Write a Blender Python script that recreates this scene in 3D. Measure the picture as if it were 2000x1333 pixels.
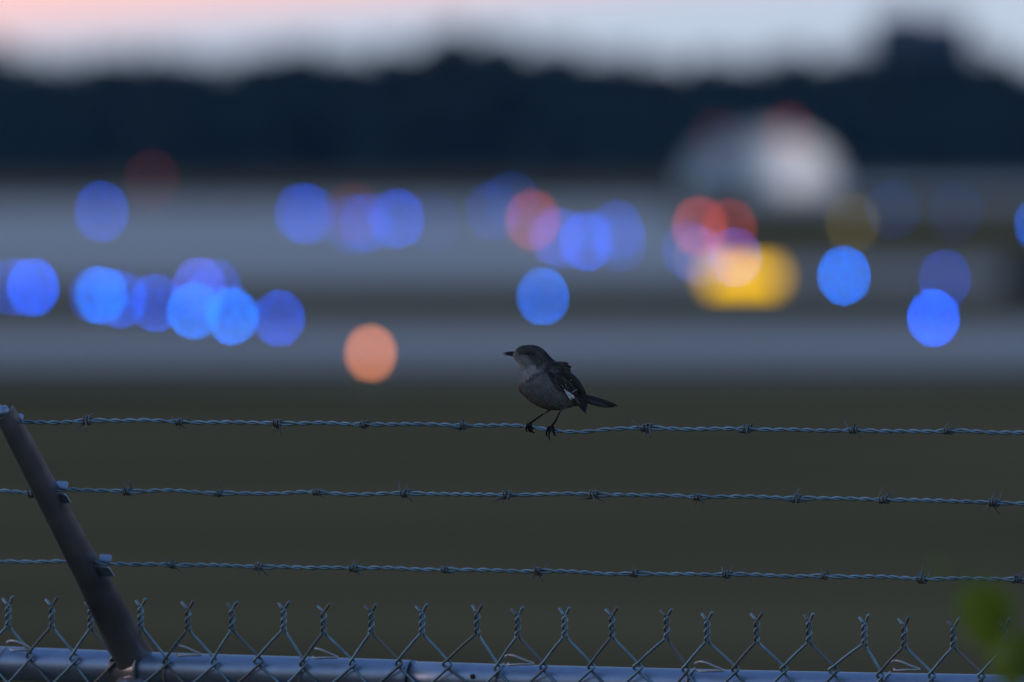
import bpy, math, random
from mathutils import Vector, Matrix, noise
R = math.radians
scene = bpy.context.scene
for o in list(bpy.data.objects):
    bpy.data.objects.remove(o)
col = scene.collection

# ------------------------------------------------------------------ camera
CAM_H = 2.8
FPX = 43500.0                    # focal length in photo pixels (2000 wide)
PITCH = (666.5 - 310.0) / FPX    # horizon lies at row 310
cd = bpy.data.cameras.new("camera")
cam = bpy.data.objects.new("camera", cd)
col.objects.link(cam)
cam.location = (0, 0, CAM_H)
cam.rotation_euler = (math.pi / 2 - PITCH, 0, 0)
cd.sensor_width = 36
cd.lens = 783
cd.clip_start = 0.5
cd.clip_end = 60000
cd.dof.use_dof = True
cd.dof.focus_distance = 30.0
cd.dof.aperture_fstop = 9.27
cd.dof.aperture_ratio = 1.10
scene.camera = cam

# ------------------------------------------------------------------ light
SKY_STRENGTH = 0.15
SUN_EL, SUN_AZ = 1.2, -75.0
world = bpy.data.worlds.new("World")
scene.world = world
world.use_nodes = True
wn, wl = world.node_tree.nodes, world.node_tree.links
wn.clear()


def wmath(op, a, b=None, c=None, clamp=False):
    n = wn.new('ShaderNodeMath')
    n.operation = op
    n.use_clamp = clamp
    for i, v in enumerate((a, b, c)):
        if v is None:
            continue
        if isinstance(v, (int, float)):
            n.inputs[i].default_value = v
        else:
            wl.new(v, n.inputs[i])
    return n.outputs[0]


def wsmooth(v, a, b):
    n = wn.new('ShaderNodeMapRange')
    n.interpolation_type = 'SMOOTHSTEP'
    wl.new(v, n.inputs[0])
    n.inputs[1].default_value = a
    n.inputs[2].default_value = b
    return n.outputs[0]


def wmix(f, a, b, mode='MIX'):
    n = wn.new('ShaderNodeMix')
    n.data_type = 'RGBA'
    n.blend_type = mode
    for s, v in ((0, f), (6, a), (7, b)):
        if isinstance(v, (int, float)):
            n.inputs[s].default_value = v
        elif isinstance(v, tuple):
            n.inputs[s].default_value = (*v, 1)
        else:
            wl.new(v, n.inputs[s])
    return n.outputs[2]


sky = wn.new('ShaderNodeTexSky')
sky.sky_type = 'NISHITA'
sky.sun_disc = False
sky.sun_elevation = R(SUN_EL)
sky.sun_rotation = R(SUN_AZ)
sky.altitude = 50
sky.air_density = 1.6
sky.dust_density = 1.0
sky.ozone_density = 3.0
tc = wn.new('ShaderNodeTexCoord')
sep = wn.new('ShaderNodeSeparateXYZ')
wl.new(tc.outputs['Generated'], sep.inputs[0])
dx, dy, dz = sep.outputs
# cool white balance of the dusk picture
base = wmix(1.0, sky.outputs[0], (8.6, 8.3, 8.8), 'MULTIPLY')
# pale air low over the horizon, all the way round, thinning with height
low = wmath('SUBTRACT', 1.0, wsmooth(dz, 0.02, 0.32))
lowcol = wmix(wsmooth(wmath('SUBTRACT', dy, wmath('MULTIPLY', dx, 0.45)), -0.6, 0.95), (0.85, 1.1, 1.65), (3.75, 4.35, 5.3))
skyc = wmix(low, base, lowcol)
# rosy cloud bank low in the afterglow, to the left of the view
nz = wn.new('ShaderNodeTexNoise')
mp = wn.new('ShaderNodeMapping')
mp.inputs['Scale'].default_value = (3, 3, 26)
wl.new(tc.outputs['Generated'], mp.inputs[0])
wl.new(mp.outputs[0], nz.inputs[0])
nz.inputs['Scale'].default_value = 2.0
nz.inputs['Detail'].default_value = 6
edge = wmath('SUBTRACT', dz, wmath('ADD', 0.0059, wmath('MULTIPLY', wmath('ADD', dx, 0.023), 0.075)))
lowedge = wsmooth(edge, -0.0013, 0.0013)
upper = wmath('SUBTRACT', 1.0, wsmooth(dz, 0.05, 0.3))
streak = wmath('ADD', wmath('SUBTRACT', 1.0, wsmooth(dz, 0.02, 0.05)), wsmooth(nz.outputs[0], 0.4, 0.65), clamp=True)
azim = wmath('SUBTRACT', 1.0, wsmooth(dx, -0.05, 0.25))
pf = wmath('MULTIPLY', wmath('MULTIPLY', lowedge, upper), wmath('MULTIPLY', streak, azim))
pf = wmath('MULTIPLY', pf, wsmooth(dy, -0.4, 0.5))
skyc = wmix(pf, skyc, (7.6, 4.5, 4.3))
bgn = wn.new('ShaderNodeBackground')
bgn.inputs['Strength'].default_value = SKY_STRENGTH
wl.new(skyc, bgn.inputs['Color'])
wo = wn.new('ShaderNodeOutputWorld')
wl.new(bgn.outputs[0], wo.inputs[0])

sd = bpy.data.lights.new("sun", 'SUN')
sd.energy = 0.5
sd.angle = R(20)
sd.color = (1.0, 0.78, 0.70)
sun = bpy.data.objects.new("sun", sd)
col.objects.link(sun)
az = R(SUN_AZ)
sundir = Vector((math.sin(az) * math.cos(R(SUN_EL)), math.cos(az) * math.cos(R(SUN_EL)), math.sin(R(SUN_EL))))
sun.rotation_euler = sundir.to_track_quat('Z', 'Y').to_euler()

vs = scene.view_settings
vs.view_transform = 'Standard'
vs.look = 'None'
vs.gamma = 1
vs.use_curve_mapping = False
vs.exposure = 0
scene.cycles.use_adaptive_sampling = False
scene.cycles.use_denoising = True
scene.cycles.max_bounces = 5
scene.cycles.caustics_reflective = False
scene.cycles.caustics_refractive = False
scene.cycles.sample_clamp_indirect = 4

# ------------------------------------------------------------------ picture geometry
RIGHT = Vector((1, 0, 0))
FWD = Vector((0, math.cos(PITCH), -math.sin(PITCH)))
UP = Vector((0, math.sin(PITCH), math.cos(PITCH)))
CAM = Vector((0, 0, CAM_H))


def ray(px, py):
    return FWD + RIGHT * ((px - 1000) / FPX) + UP * ((666.5 - py) / FPX)


def at(px, py, d):
    return CAM + ray(px, py) * d


def on_plane(px, py, p0, n):
    r = ray(px, py)
    return CAM + r * ((p0 - CAM).dot(n) / r.dot(n))


OBL = R(30)
T = Vector((math.cos(OBL), -math.sin(OBL), 0))     # along the fence, to the right and nearer
N = Vector((math.sin(OBL), math.cos(OBL), 0))      # across the fence, away from the camera
TOPW = at(1060, 838, 30.0)
RAILP = TOPW + N * 0.325


def fence_pt(px, py, toward=0.0):
    return on_plane(px, py, RAILP - N * toward, N)


# ------------------------------------------------------------------ helpers
def tag(o, label=None, cat=None, group=None, kind=None):
    if label: o['label'] = label
    if cat: o['category'] = cat
    if group: o['group'] = group
    if kind: o['kind'] = kind
    return o


def empty(name, loc=(0, 0, 0)):
    o = bpy.data.objects.new(name, None)
    o.empty_display_size = 0.1
    o.location = loc
    col.objects.link(o)
    return o


class MB:
    """collects vertices and faces of one mesh"""
    def __init__(s):
        s.v, s.f, s.c, s.m = [], [], [], []

    def add(s, vs, fs, c=None, m=0):
        b = len(s.v)
        s.v += [tuple(v) for v in vs]
        s.f += [tuple(i + b for i in f) for f in fs]
        s.m += [m] * len(fs)
        s.c += [c or (1, 1, 1)] * len(vs)
        return b

    def box(s, c, size, rz=0, m=0):
        cx, cy, cz = c
        sx, sy, sz = (k / 2 for k in size)
        pts = []
        for z in (-sz, sz):
            for x, y in ((-sx, -sy), (sx, -sy), (sx, sy), (-sx, sy)):
                pts.append((cx + x * math.cos(rz) - y * math.sin(rz), cy + x * math.sin(rz) + y * math.cos(rz), cz + z))
        s.add(pts, [(0, 3, 2, 1), (4, 5, 6, 7), (0, 1, 5, 4), (1, 2, 6, 5), (2, 3, 7, 6), (3, 0, 4, 7)], m=m)

    def tube(s, pts, rad, seg=8, cap=True, c=None, m=0):
        pts = [Vector(p) for p in pts]
        n = len(pts)
        rs = rad if isinstance(rad, (list, tuple)) else [rad] * n
        t0 = (pts[1] - pts[0]).normalized()
        a = t0.orthogonal().normalized()
        vs, fs = [], []
        for i in range(n):
            if i == 0: t = pts[1] - pts[0]
            elif i == n - 1: t = pts[-1] - pts[-2]
            else: t = (pts[i + 1] - pts[i]).normalized() + (pts[i] - pts[i - 1]).normalized()
            t.normalize()
            a = (a - t * a.dot(t)).normalized()
            b = t.cross(a)
            for k in range(seg):
                w = 2 * math.pi * k / seg
                vs.append(pts[i] + (a * math.cos(w) + b * math.sin(w)) * rs[i])
        for i in range(n - 1):
            for k in range(seg):
                k2 = (k + 1) % seg
                fs.append((i * seg + k, i * seg + k2, (i + 1) * seg + k2, (i + 1) * seg + k))
        if cap:
            fs.append(tuple(reversed(range(seg))))
            fs.append(tuple(range((n - 1) * seg, n * seg)))
        s.add(vs, fs, c, m)

    def lathe(s, prof, seg=16, c0=(0, 0, 0), m=0):
        vs, fs = [], []
        for r, z in prof:
            for k in range(seg):
                w = 2 * math.pi * k / seg
                vs.append((c0[0] + r * math.cos(w), c0[1] + r * math.sin(w), c0[2] + z))
        for i in range(len(prof) - 1):
            for k in range(seg):
                k2 = (k + 1) % seg
                fs.append((i * seg + k, i * seg + k2, (i + 1) * seg + k2, (i + 1) * seg + k))
        fs.append(tuple(reversed(range(seg))))
        fs.append(tuple(range((len(prof) - 1) * seg, len(prof) * seg)))
        s.add(vs, fs, m=m)

    def mesh(s, name, mats, smooth=False, colors=False):
        me = bpy.data.meshes.new(name)
        me.from_pydata(s.v, [], s.f)
        for mt in (mats if isinstance(mats, (list, tuple)) else [mats]):
            me.materials.append(mt)
        if any(s.m):
            me.polygons.foreach_set('material_index', s.m)
        if smooth:
            me.polygons.foreach_set('use_smooth', [True] * len(me.polygons))
        if colors:
            ca = me.color_attributes.new('pigment', 'FLOAT_COLOR', 'POINT')
            flat = []
            for c in s.c: flat += [*c, 1]
            ca.data.foreach_set('color', flat)
        me.update()
        return me

    def build(s, name, mats, parent=None, smooth=False, colors=False, origin=None):
        if origin is not None:
            o_ = Vector(origin)
            s.v = [tuple(Vector(v) - o_) for v in s.v]
        o = bpy.data.objects.new(name, s.mesh(name, mats, smooth, colors))
        if origin is not None: o.location = origin
        col.objects.link(o)
        if parent: o.parent = parent
        return o


def child(name, me, parent, loc=None):
    o = bpy.data.objects.new(name, me)
    col.objects.link(o)
    o.parent = parent
    if loc is not None: o.location = loc
    return o


def interp(xs, ys, x):
    if x <= xs[0]: return ys[0] + (ys[1] - ys[0]) * (x - xs[0]) / (xs[1] - xs[0])
    for i in range(len(xs) - 1):
        if x <= xs[i + 1] or i == len(xs) - 2:
            return ys[i] + (ys[i + 1] - ys[i]) * (x - xs[i]) / (xs[i + 1] - xs[i])


def catmull(ps, n):
    out = []
    P = [ps[0]] + list(ps) + [ps[-1]]
    for i in range(1, len(P) - 2):
        for k in range(n):
            t = k / n
            out.append(tuple(0.5 * (2 * b + (c - a) * t + (2 * a - 5 * b + 4 * c - d) * t * t + (3 * b - a - 3 * c + d) * t ** 3)
                             for a, b, c, d in zip(P[i - 1], P[i], P[i + 1], P[i + 2])))
    out.append(tuple(ps[-1]))
    return out


def material(name, color, rough=0.7, metal=0.0, var=0.25, scale=8.0, bump=0.0, bscale=None, color2=None, spec=0.5, attr=None, detail=6):
    m = bpy.data.materials.new(name)
    m.use_nodes = True
    nt, L = m.node_tree.nodes, m.node_tree.links
    p = nt['Principled BSDF']
    t = nt.new('ShaderNodeTexCoord')
    nzt = nt.new('ShaderNodeTexNoise')
    nzt.inputs['Scale'].default_value = scale
    nzt.inputs['Detail'].default_value = detail
    L.new(t.outputs['Object'], nzt.inputs['Vector'])
    rp = nt.new('ShaderNodeMapRange')
    rp.inputs[1].default_value, rp.inputs[2].default_value = 0.3, 0.7
    L.new(nzt.outputs[0], rp.inputs[0])
    mx = nt.new('ShaderNodeMix')
    mx.data_type = 'RGBA'
    L.new(rp.outputs[0], mx.inputs[0])
    c2 = color2 or tuple(k * (1 + var) for k in color)
    c1 = color if color2 else tuple(k * (1 - var) for k in color)
    mx.inputs[6].default_value = (*c1, 1)
    mx.inputs[7].default_value = (*c2, 1)
    outc = mx.outputs[2]
    if attr:
        at_ = nt.new('ShaderNodeAttribute')
        at_.attribute_name = attr
        mm = nt.new('ShaderNodeMix')
        mm.data_type = 'RGBA'
        mm.blend_type = 'MULTIPLY'
        mm.inputs[0].default_value = 1
        L.new(outc, mm.inputs[6])
        L.new(at_.outputs['Color'], mm.inputs[7])
        outc = mm.outputs[2]
    L.new(outc, p.inputs['Base Color'])
    p.inputs['Roughness'].default_value = rough
    p.inputs['Metallic'].default_value = metal
    p.inputs['Specular IOR Level'].default_value = spec
    if bump:
        nb = nt.new('ShaderNodeTexNoise')
        nb.inputs['Scale'].default_value = bscale or scale * 4
        nb.inputs['Detail'].default_value = 8
        L.new(t.outputs['Object'], nb.inputs['Vector'])
        bp = nt.new('ShaderNodeBump')
        bp.inputs['Strength'].default_value = bump
        bp.inputs['Distance'].default_value = 0.002
        L.new(nb.outputs[0], bp.inputs['Height'])
        L.new(bp.outputs[0], p.inputs['Normal'])
    return m


def emit(name, color, strength):
    m = bpy.data.materials.new(name)
    m.use_nodes = True
    p = m.node_tree.nodes['Principled BSDF']
    p.inputs['Base Color'].default_value = (*[0.3 * c for c in color], 1)
    p.inputs['Emission Color'].default_value = (*color, 1)
    p.inputs['Emission Strength'].default_value = strength
    return m


# ------------------------------------------------------------------ setting: ground, pavements
M_GRASS = material('dry_grass', (0.088, 0.065, 0.033), rough=1.0, scale=0.07, detail=3, color2=(0.174, 0.128, 0.064), spec=0.0)
M_CONC = material('concrete', (0.365, 0.335, 0.32), rough=0.75, var=0.12, scale=0.03)
M_ASPH = material('pale_asphalt', (0.285, 0.265, 0.255), rough=0.75, var=0.12, scale=0.05)


def ground_at(px, py, z=0.0):
    r = ray(px, py)
    return CAM + r * ((z - CAM_H) / r.z)


def sheet(name, quad, z, m):
    mb = MB()
    mb.add([(x, y, z) for x, y in quad], [(0, 1, 2, 3)])
    return tag(mb.build(name, m), kind='structure')


sheet('ground', [(-25000, -2000), (25000, -2000), (25000, 40000), (-25000, 40000)], 0.0, M_GRASS)
# near taxiway: a strip crossing the view about 300 m out
sheet('taxiway', [(-600, 302), (600, 306), (600, 372), (-600, 368)], 0.03, M_ASPH)
M_VERGE = material('worn_verge', (0.13, 0.115, 0.085), rough=1.0, scale=0.12, detail=4, color2=(0.20, 0.18, 0.14), spec=0.0)
sheet('verge', [(-600, 282), (600, 284), (600, 304), (-600, 301)], 0.012, M_VERGE)
# runway and apron farther off, running away to the left
sheet('runway', [(-900, 520), (900, 452), (900, 505), (-900, 640)], 0.03, M_ASPH)
sheet('apron', [(-900, 650), (6, 560), (9, 1350), (-1400, 1600)], 0.05, M_CONC)
sheet('apron', [(14, 1500), (60, 1500), (75, 1990), (20, 1990)], 0.05, M_CONC)

# ------------------------------------------------------------------ trees behind the airfield
random.seed(11)
M_BARK = material('bark', (0.06, 0.048, 0.038), rough=0.95, scale=3, bump=0.5)
M_LEAF = material('dark_foliage', (0.016, 0.030, 0.024), rough=0.8, scale=0.6, color2=(0.03, 0.045, 0.034), spec=0.2)


def tree_meshes(seed, h, w):
    rnd = random.Random(seed)
    tr, cr = MB(), MB()
    tr.tube([(0, 0, -0.3), (0.1, 0, h * 0.3), (0.0, 0.15, h * 0.62), (0.1, 0, h * 0.9)], [0.34, 0.27, 0.17, 0.05], 8)
    tips = []
    for k in range(9):
        a = k * 2.4 + rnd.random()
        z0 = h * rnd.uniform(0.22, 0.7)
        l = w * 0.42 * rnd.uniform(0.6, 1.0)
        e = Vector((math.cos(a) * l, math.sin(a) * l, z0 + l * rnd.uniform(0.3, 0.9)))
        mid = Vector((e.x * 0.5, e.y * 0.5, (z0 + e.z) / 2 - 0.3))
        tr.tube([(0, 0, z0), mid, e], [0.13, 0.09, 0.03], 5)
        tips.append(e)
    tips += [Vector((rnd.uniform(-1, 1) * w * 0.2, rnd.uniform(-1, 1) * w * 0.2, h * rnd.uniform(0.75, 0.93))) for _ in range(4)]
    tips += [Vector((rnd.uniform(-1, 1) * w * 0.3, rnd.uniform(-1, 1) * w * 0.3, h * rnd.uniform(0.15, 0.4))) for _ in range(4)]
    for t in tips:
        r = w * rnd.uniform(0.17, 0.26)
        for _ in range(110):
            d = Vector((rnd.gauss(0, 1), rnd.gauss(0, 1), rnd.gauss(0, 0.8))).normalized() * r * rnd.uniform(0.35, 1.05)
            c = t + d
            s = rnd.uniform(0.25, 0.6)
            u = Vector((rnd.gauss(0, 1), rnd.gauss(0, 1), rnd.gauss(0, 1))).normalized()
            v = u.orthogonal().normalized() * s
            u = u * s * 1.6
            cr.add([c - u, c + v, c + u, c - v * 0.8], [(0, 1, 2, 3)])
    zs = sorted(v[2] for v in cr.v)
    k = (h * 0.97) / zs[int(len(zs) * 0.985)]
    cr.v = [(x_, y_, z_ * k) for x_, y_, z_ in cr.v]
    tr.v = [(x_, y_, z_ * k) for x_, y_, z_ in tr.v]
    return tr.mesh('trunk', M_BARK), cr.mesh('crown', M_LEAF)


variants = [tree_meshes(s, 13.0, 11.0) for s in range(6)]
SKYLINE = [(-300, 98), (0, 106), (80, 128), (180, 125), (260, 110), (340, 124), (400, 130), (470, 118), (560, 112), (625, 104),
           (690, 116), (770, 121), (850, 106), (900, 90), (960, 82), (1020, 86), (1090, 106), (1160, 116), (1260, 128),
           (1350, 133), (1450, 128), (1560, 114), (1650, 116), (1760, 118), (1880, 123), (1950, 143), (2040, 156), (2300, 148)]
sx, sy = [p[0] for p in SKYLINE], [p[1] for p in SKYLINE]
tree_spots = []
x = -330.0
while x < 2330:
    top = interp(sx, sy, x)
    tree_spots.append((x, top + random.uniform(-4, 4), 2900 + random.uniform(-40, 40), 0))
    x += random.uniform(44, 58)
x = -300.0
while x < 2300:
    top = interp(sx, sy, x)
    tree_spots.append((x, top + random.uniform(8, 30), 2780 + random.uniform(-30, 30), 1))
    x += random.uniform(70, 90)
tree_spots.append((1912, 104, 2860, 2))
nback = sum(1 for t in tree_spots if t[3] == 0)
ib = jf = 0
LANDM = [(-300, 'past the left edge of the frame'), (150, 'at the far left'), (480, 'above the leftmost blue lights'),
         (760, 'above the middle blue lights'), (1040, 'above the perched bird'),
         (1300, 'between bird and hangar'), (1640, 'behind the white hangar'),
         (1900, 'beside the tower block'), (2600, 'at the far right')]
cnt = {}
ORD = ['first', 'second', 'third', 'fourth', 'fifth', 'sixth', 'seventh', 'eighth', 'ninth', 'tenth']
for i, (px, top, D, row) in enumerate(tree_spots):
    g = at(px, 300, D)
    h = (310 - top) / FPX * D + CAM_H
    s = h / 12.6
    o = empty('broadleaf_tree', (g.x, g.y, 0))
    tm, cm = variants[(i * 5 + 2) % 6]
    child('trunk', tm, o)
    child('crown', cm, o)
    o.scale = (s * random.uniform(0.9, 1.2) * 0.88, s * random.uniform(0.9, 1.2) * 0.88, s)
    o.rotation_euler.z = random.uniform(0, 6.28)
    where = next(w for lim, w in LANDM if px <= lim)
    k = cnt.get((where, row), 0)
    cnt[(where, row)] = k + 1
    look = ['tall dark leafy tree', 'lower dark tree in the front row', 'dark tree leaning against the tower block'][row]
    tag(o, f'{look} {where}, {ORD[k]} there' if row < 2 else 'dark sloping tree just right of the tall tower block', 'tree', 'trees along the far edge of the airfield')
# dense hedge-like undergrowth filling the foot of the wood
ug = MB()
for _ in range(9000):
    px = random.uniform(-400, 2400)
    D = random.uniform(2700, 2980)
    lim = (310 - interp(sx, sy, px)) / FPX * D + CAM_H
    c = at(px, 300, D)
    c.z = random.uniform(0, 1) ** 0.9 * lim * 0.82
    s = random.uniform(0.5, 1.1)
    u = Vector((random.gauss(0, 1), random.gauss(0, 1), random.gauss(0, 1))).normalized()
    v = u.orthogonal().normalized() * s
    u = u * s * 1.5
    ug.add([c - u, c + v, c + u, c - v], [(0, 1, 2, 3)])
tag(ug.build('undergrowth', M_LEAF), 'dense dark undergrowth filling the wood below the tree crowns', 'undergrowth', kind='stuff')

# ------------------------------------------------------------------ tower block above the trees
M_BLOCK = material('weathered_concrete', (0.10, 0.11, 0.15), rough=0.85, var=0.15, scale=0.4)
M_GLASSD = material('dark_glass', (0.02, 0.025, 0.035), rough=0.12, var=0.1)
D = 3050
tb = at(1797, 300, D)
tower = empty('tower_block', (tb.x, tb.y, 0))
W_, H_ = 192 / FPX * D, (310 - 38) / FPX * D + CAM_H
mb = MB(); mb.box((0, 0, H_ / 2), (W_, 9, H_)); mb.build('wall', M_BLOCK, tower)
mb = MB(); mb.box((0, 0, H_ + 0.25), (W_ + 0.6, 9.6, 0.5)); mb.build('roof', M_BLOCK, tower)
mb = MB(); mb.box((-2.2, 0, H_ + 0.8), (5.4, 4, 0.7)); mb.build('plant_room', M_BLOCK, tower)
for fl in range(6):
    for k in range(4):
        mb = MB()
        mb.box((0, 0, 0), (1.5, 0.12, 1.4))
        w = mb.build('window', M_GLASSD, tower)
        w.location = (-W_ / 2 + W_ * (k + 0.5) / 4, -4.52, 2.2 + fl * 3.05)
tag(tower, 'dark square tower block rising above the tree line at upper right', 'building')

# ------------------------------------------------------------------ round-roofed hangar
M_WHITE = material('white_sheet_metal', (0.70, 0.74, 0.80), rough=0.5, var=0.05, scale=0.6)
M_DARK = material('dark_interior', (0.05, 0.055, 0.065), rough=0.8)
D = 1850
hb = at(1490, 300, D)
hang = empty('hangar', (hb.x, hb.y, 0))
HW, HH, HD = 310 / FPX * D, 5.0, 16.0
prof = []
for k in range(25):
    a = math.pi * k / 24
    prof.append((-math.cos(a) * HW / 2, (math.sin(a) ** 0.8) * HH))
mb = MB()
for y in (0, HD):
    mb.v += [(px_, y, pz) for px_, pz in prof]
mb.c = [(1, 1, 1)] * len(mb.v)
for k in range(24):
    mb.f.append((k, k + 1, 25 + k + 1, 25 + k)); mb.m.append(0)
mb.build('roof', M_WHITE, hang)
mb = MB()
# end wall with a doorway left open between x0 and x1
x0, x1, dh = -3.4, -1.2, 1.9
def roofz(x): 
    return math.sqrt(max(0, 1 - (2 * x / HW) ** 2)) ** 0.8 * HH
def strip(xa, xb, zlow, n=10):
    for k in range(n):
        a, b = xa + (xb - xa) * k / n, xa + (xb - xa) * (k + 1) / n
        za, zb = max(roofz(a) - 0.03, zlow + 0.001), max(roofz(b) - 0.03, zlow + 0.001)
        mb.add([(a, 0.25, zlow), (b, 0.25, zlow), (b, 0.25, zb), (a, 0.25, za)], [(0, 1, 2, 3)])
strip(-HW / 2, x0, 0); strip(x0, x1, dh); strip(x1, HW / 2, 0)
mb.build('end_wall', M_WHITE, hang)
mb = MB(); mb.box(((x0 + x1) / 2, 5.0, dh / 2), (x1 - x0 + 1.5, 0.1, dh)); mb.build('back_panel', M_DARK, hang)
mb = MB(); mb.box((x1 + 1.7, 0.13, dh / 2), (3.3, 0.08, dh)); mb.build('sliding_door', M_WHITE, hang)
tag(hang, 'white round-roofed hangar with an open doorway and a floodlit right half', 'hangar')

# ------------------------------------------------------------------ floodlight in front of the hangar
M_POLE = material('grey_paint', (0.25, 0.26, 0.28), rough=0.5, metal=0.3, var=0.1)
fl = empty('floodlight', (hb.x + 3.6, hb.y - 5.5, 0))
mb = MB(); mb.tube([(0, 0, 0), (0, 0, 1.5)], [0.07, 0.05], 8); mb.build('pole', M_POLE, fl)
mb = MB(); mb.box((0, 0, 1.6), (0.5, 0.2, 0.32)); mb.build('lamp_housing', M_POLE, fl)
mb = MB(); mb.box((0, 0.11, 1.6), (0.42, 0.02, 0.25)); mb.build('lamp_glass', emit('floodlight_glow', (1, 0.8, 0.62), 4), fl)
tag(fl, 'small floodlight on a short pole shining on the right half of the white hangar', 'floodlight')
ld = bpy.data.lights.new('floodlight_beam', 'SPOT')
ld.energy = 720
ld.color = (1.0, 0.86, 0.74)
ld.spot_size = R(85)
ld.spot_blend = 0.9
ld.shadow_soft_size = 0.2
lo = bpy.data.objects.new('floodlight_beam', ld)
col.objects.link(lo)
lo.parent = fl
lo.location = (0, 0.2, 1.7)
lo.rotation_euler = Vector((0.45, -5.5, -1.1)).to_track_quat('Z', 'Y').to_euler()

# ------------------------------------------------------------------ airfield lights
M_YPAINT = material('yellow_fixture_paint', (0.5, 0.33, 0.05), rough=0.5, var=0.1)
DISC = 114.0                      # photo pixels: blur disc of a far point, vertical


def lamp_masters(sc, m):
    """fixture meshes for a lens of radius sc metres"""
    out = []
    b = MB(); b.lathe([(sc * 1.5, 0), (sc * 1.5, 0.02), (sc * 0.9, 0.05)], 14); out.append(('base_plate', b.mesh('base_plate', M_POLE)))
    b = MB(); b.tube([(0, 0, 0.04), (0, 0, 0.35 - sc * 1.3)], 0.025, 8); out.append(('stake', b.mesh('stake', M_YPAINT)))
    b = MB(); b.lathe([(sc * 0.5, -sc * 1.3), (sc * 1.0, -sc * 1.15), (sc * 1.05, -sc * 0.9), (sc * 0.9, -sc * 0.85)], 14, (0, 0, 0.35))
    out.append(('lamp_housing', b.mesh('lamp_housing', M_YPAINT)))
    b = MB()
    b.lathe([(sc * 0.88, -sc * 0.85), (sc * 0.95, -sc * 0.3), (sc * 0.93, sc * 0.2), (sc * 0.75, sc * 0.65), (sc * 0.4, sc * 0.92), (sc * 0.08, sc)], 16, (0, 0, 0.35))
    out.append(('lens', b.mesh('lens', m, True)))
    return out


BLUE, AZURE, VIOLET = (0.001, 0.10, 1.0), (0.001, 0.16, 0.98), (0.07, 0.12, 1.0)
RED, ORANGE, WHITE_, AMBER = (0.75, 0.07, 0.05), (0.80, 0.24, 0.08), (0.55, 0.42, 0.85), (0.30, 0.22, 0.02)
mcache = {}


def airfield_light(px, py, colr, level, label, name='taxiway_light', cat='taxiway light', group='blue taxiway edge lights', zc=0.35, D=None, rpx=8.0):
    if D is None:
        D = (CAM_H - zc) * FPX / (py - 310)
    r = rpx / FPX * D
    p = (3.0 * rpx * rpx) / (math.pi / 4 * DISC * DISC / 1.10)
    key = (colr, round(level, 4), rpx)
    if key not in mcache:
        mcache[key] = emit(name + '_glow', colr, level / p)
    pos = at(px, py, D)
    o = empty(name, (pos.x, pos.y, pos.z - 0.35))
    for nm, me in lamp_masters(r, mcache[key]):
        child(nm, me, o)
    if pos.z - 0.35 > 0.1 and group != 'red obstruction lights on the hangar roof':
        b = MB(); b.tube([(0, 0, 0), (0, 0, -(pos.z - 0.35))], 0.05, 8); b.build('pole', M_POLE, o)
    tag(o, label, cat, group)
    return o


low_row = [
    (28, 560, BLUE, .22, 'faint blue light half cut off by the left edge, lower row'),
    (64, 562, BLUE, .75, 'bright blue light nearest the left edge of the frame, lower row'),
    (184, 577, BLUE, .15, 'faint blue light just peeking out left of the bright second cluster, lower row'),
    (198, 577, AZURE, .75, 'bright blue light at the left of the pair under the lone upper blue light'),
    (236, 585, BLUE, .42, 'deep blue light overlapping the bright one below the lone upper light'),
    (303, 592, BLUE, .42, 'medium blue light between the pair and the cluster of four'),
    (388, 560, VIOLET, .45, 'violet-blue light at the top left of the cluster of four'),
    (421, 563, BLUE, .25, 'dim blue light at the top right of the cluster of four'),
    (377, 607, AZURE, .75, 'bright azure light at the bottom left of the cluster of four'),
    (454, 618, AZURE, .85, 'bright azure light at the bottom right of the cluster of four'),
    (545, 622, BLUE, .42, 'rightmost blue light of the left lower group, dim along its bottom'),
    (1060, 580, AZURE, .58, 'single large azure light straight above the head of the bird'),
    (1648, 539, AZURE, .85, 'bright azure light right of the yellow sign'),
    (1845, 545, BLUE, .18, 'faint blue light touching the top of the brightest far right blue light'),
    (1823, 621, BLUE, 1.05, 'brightest and lowest blue light near the right edge of the frame'),
]
top_row = [
    (198, 414, BLUE, .36, 'lone dim blue light at the left end of the upper row'),
    (590, 417, BLUE, .34, 'blue light at the left end of the middle upper group'),
    (606, 420, BLUE, .16, 'faint blue light doubling the leftmost light of the middle upper group'),
    (690, 440, BLUE, .16, 'faint wide blue light low between the two brighter ones of the middle upper group'),
    (716, 436, BLUE, .24, 'medium violet-blue light in the centre of the middle upper group'),
    (776, 428, BLUE, .42, 'blue light at the right end of the middle upper group'),
    (845, 432, BLUE, .06, 'barely visible blue light right of the middle upper group'),
    (962, 412, BLUE, .13, 'faint blue light left of the orange-red light'),
    (1000, 394, AZURE, .09, 'very faint high blue light above the orange-red light'),
    (1085, 462, VIOLET, .26, 'violet light overlapping the lower right of the orange-red light'),
    (1100, 468, BLUE, .14, 'faint blue light under the violet one beside the orange-red light'),
    (1145, 471, BLUE, .50, 'brightest blue light of the upper row, above and right of the single azure light'),
    (1205, 450, BLUE, .25, 'medium blue light right of the brightest one in the upper row'),
    (1212, 474, BLUE, .14, 'faint blue light low at the right end of the central upper group'),
    (1345, 490, BLUE, .16, 'dim blue light just below the left red light'),
    (1368, 503, WHITE_, .10, 'dull whitish light at the left edge of the yellow sign'),
    (1436, 503, VIOLET, .24, 'pale violet light in front of the left part of the yellow sign'),
    (1745, 410, AZURE, .05, 'faint blue light below and right of the hangar'),
    (1868, 412, AZURE, .035, 'faintest blue light above the dim blue light near the right edge'),
    (2035, 440, AZURE, .45, 'blue light cut off by the right edge of the frame in the upper row'),
]
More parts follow.
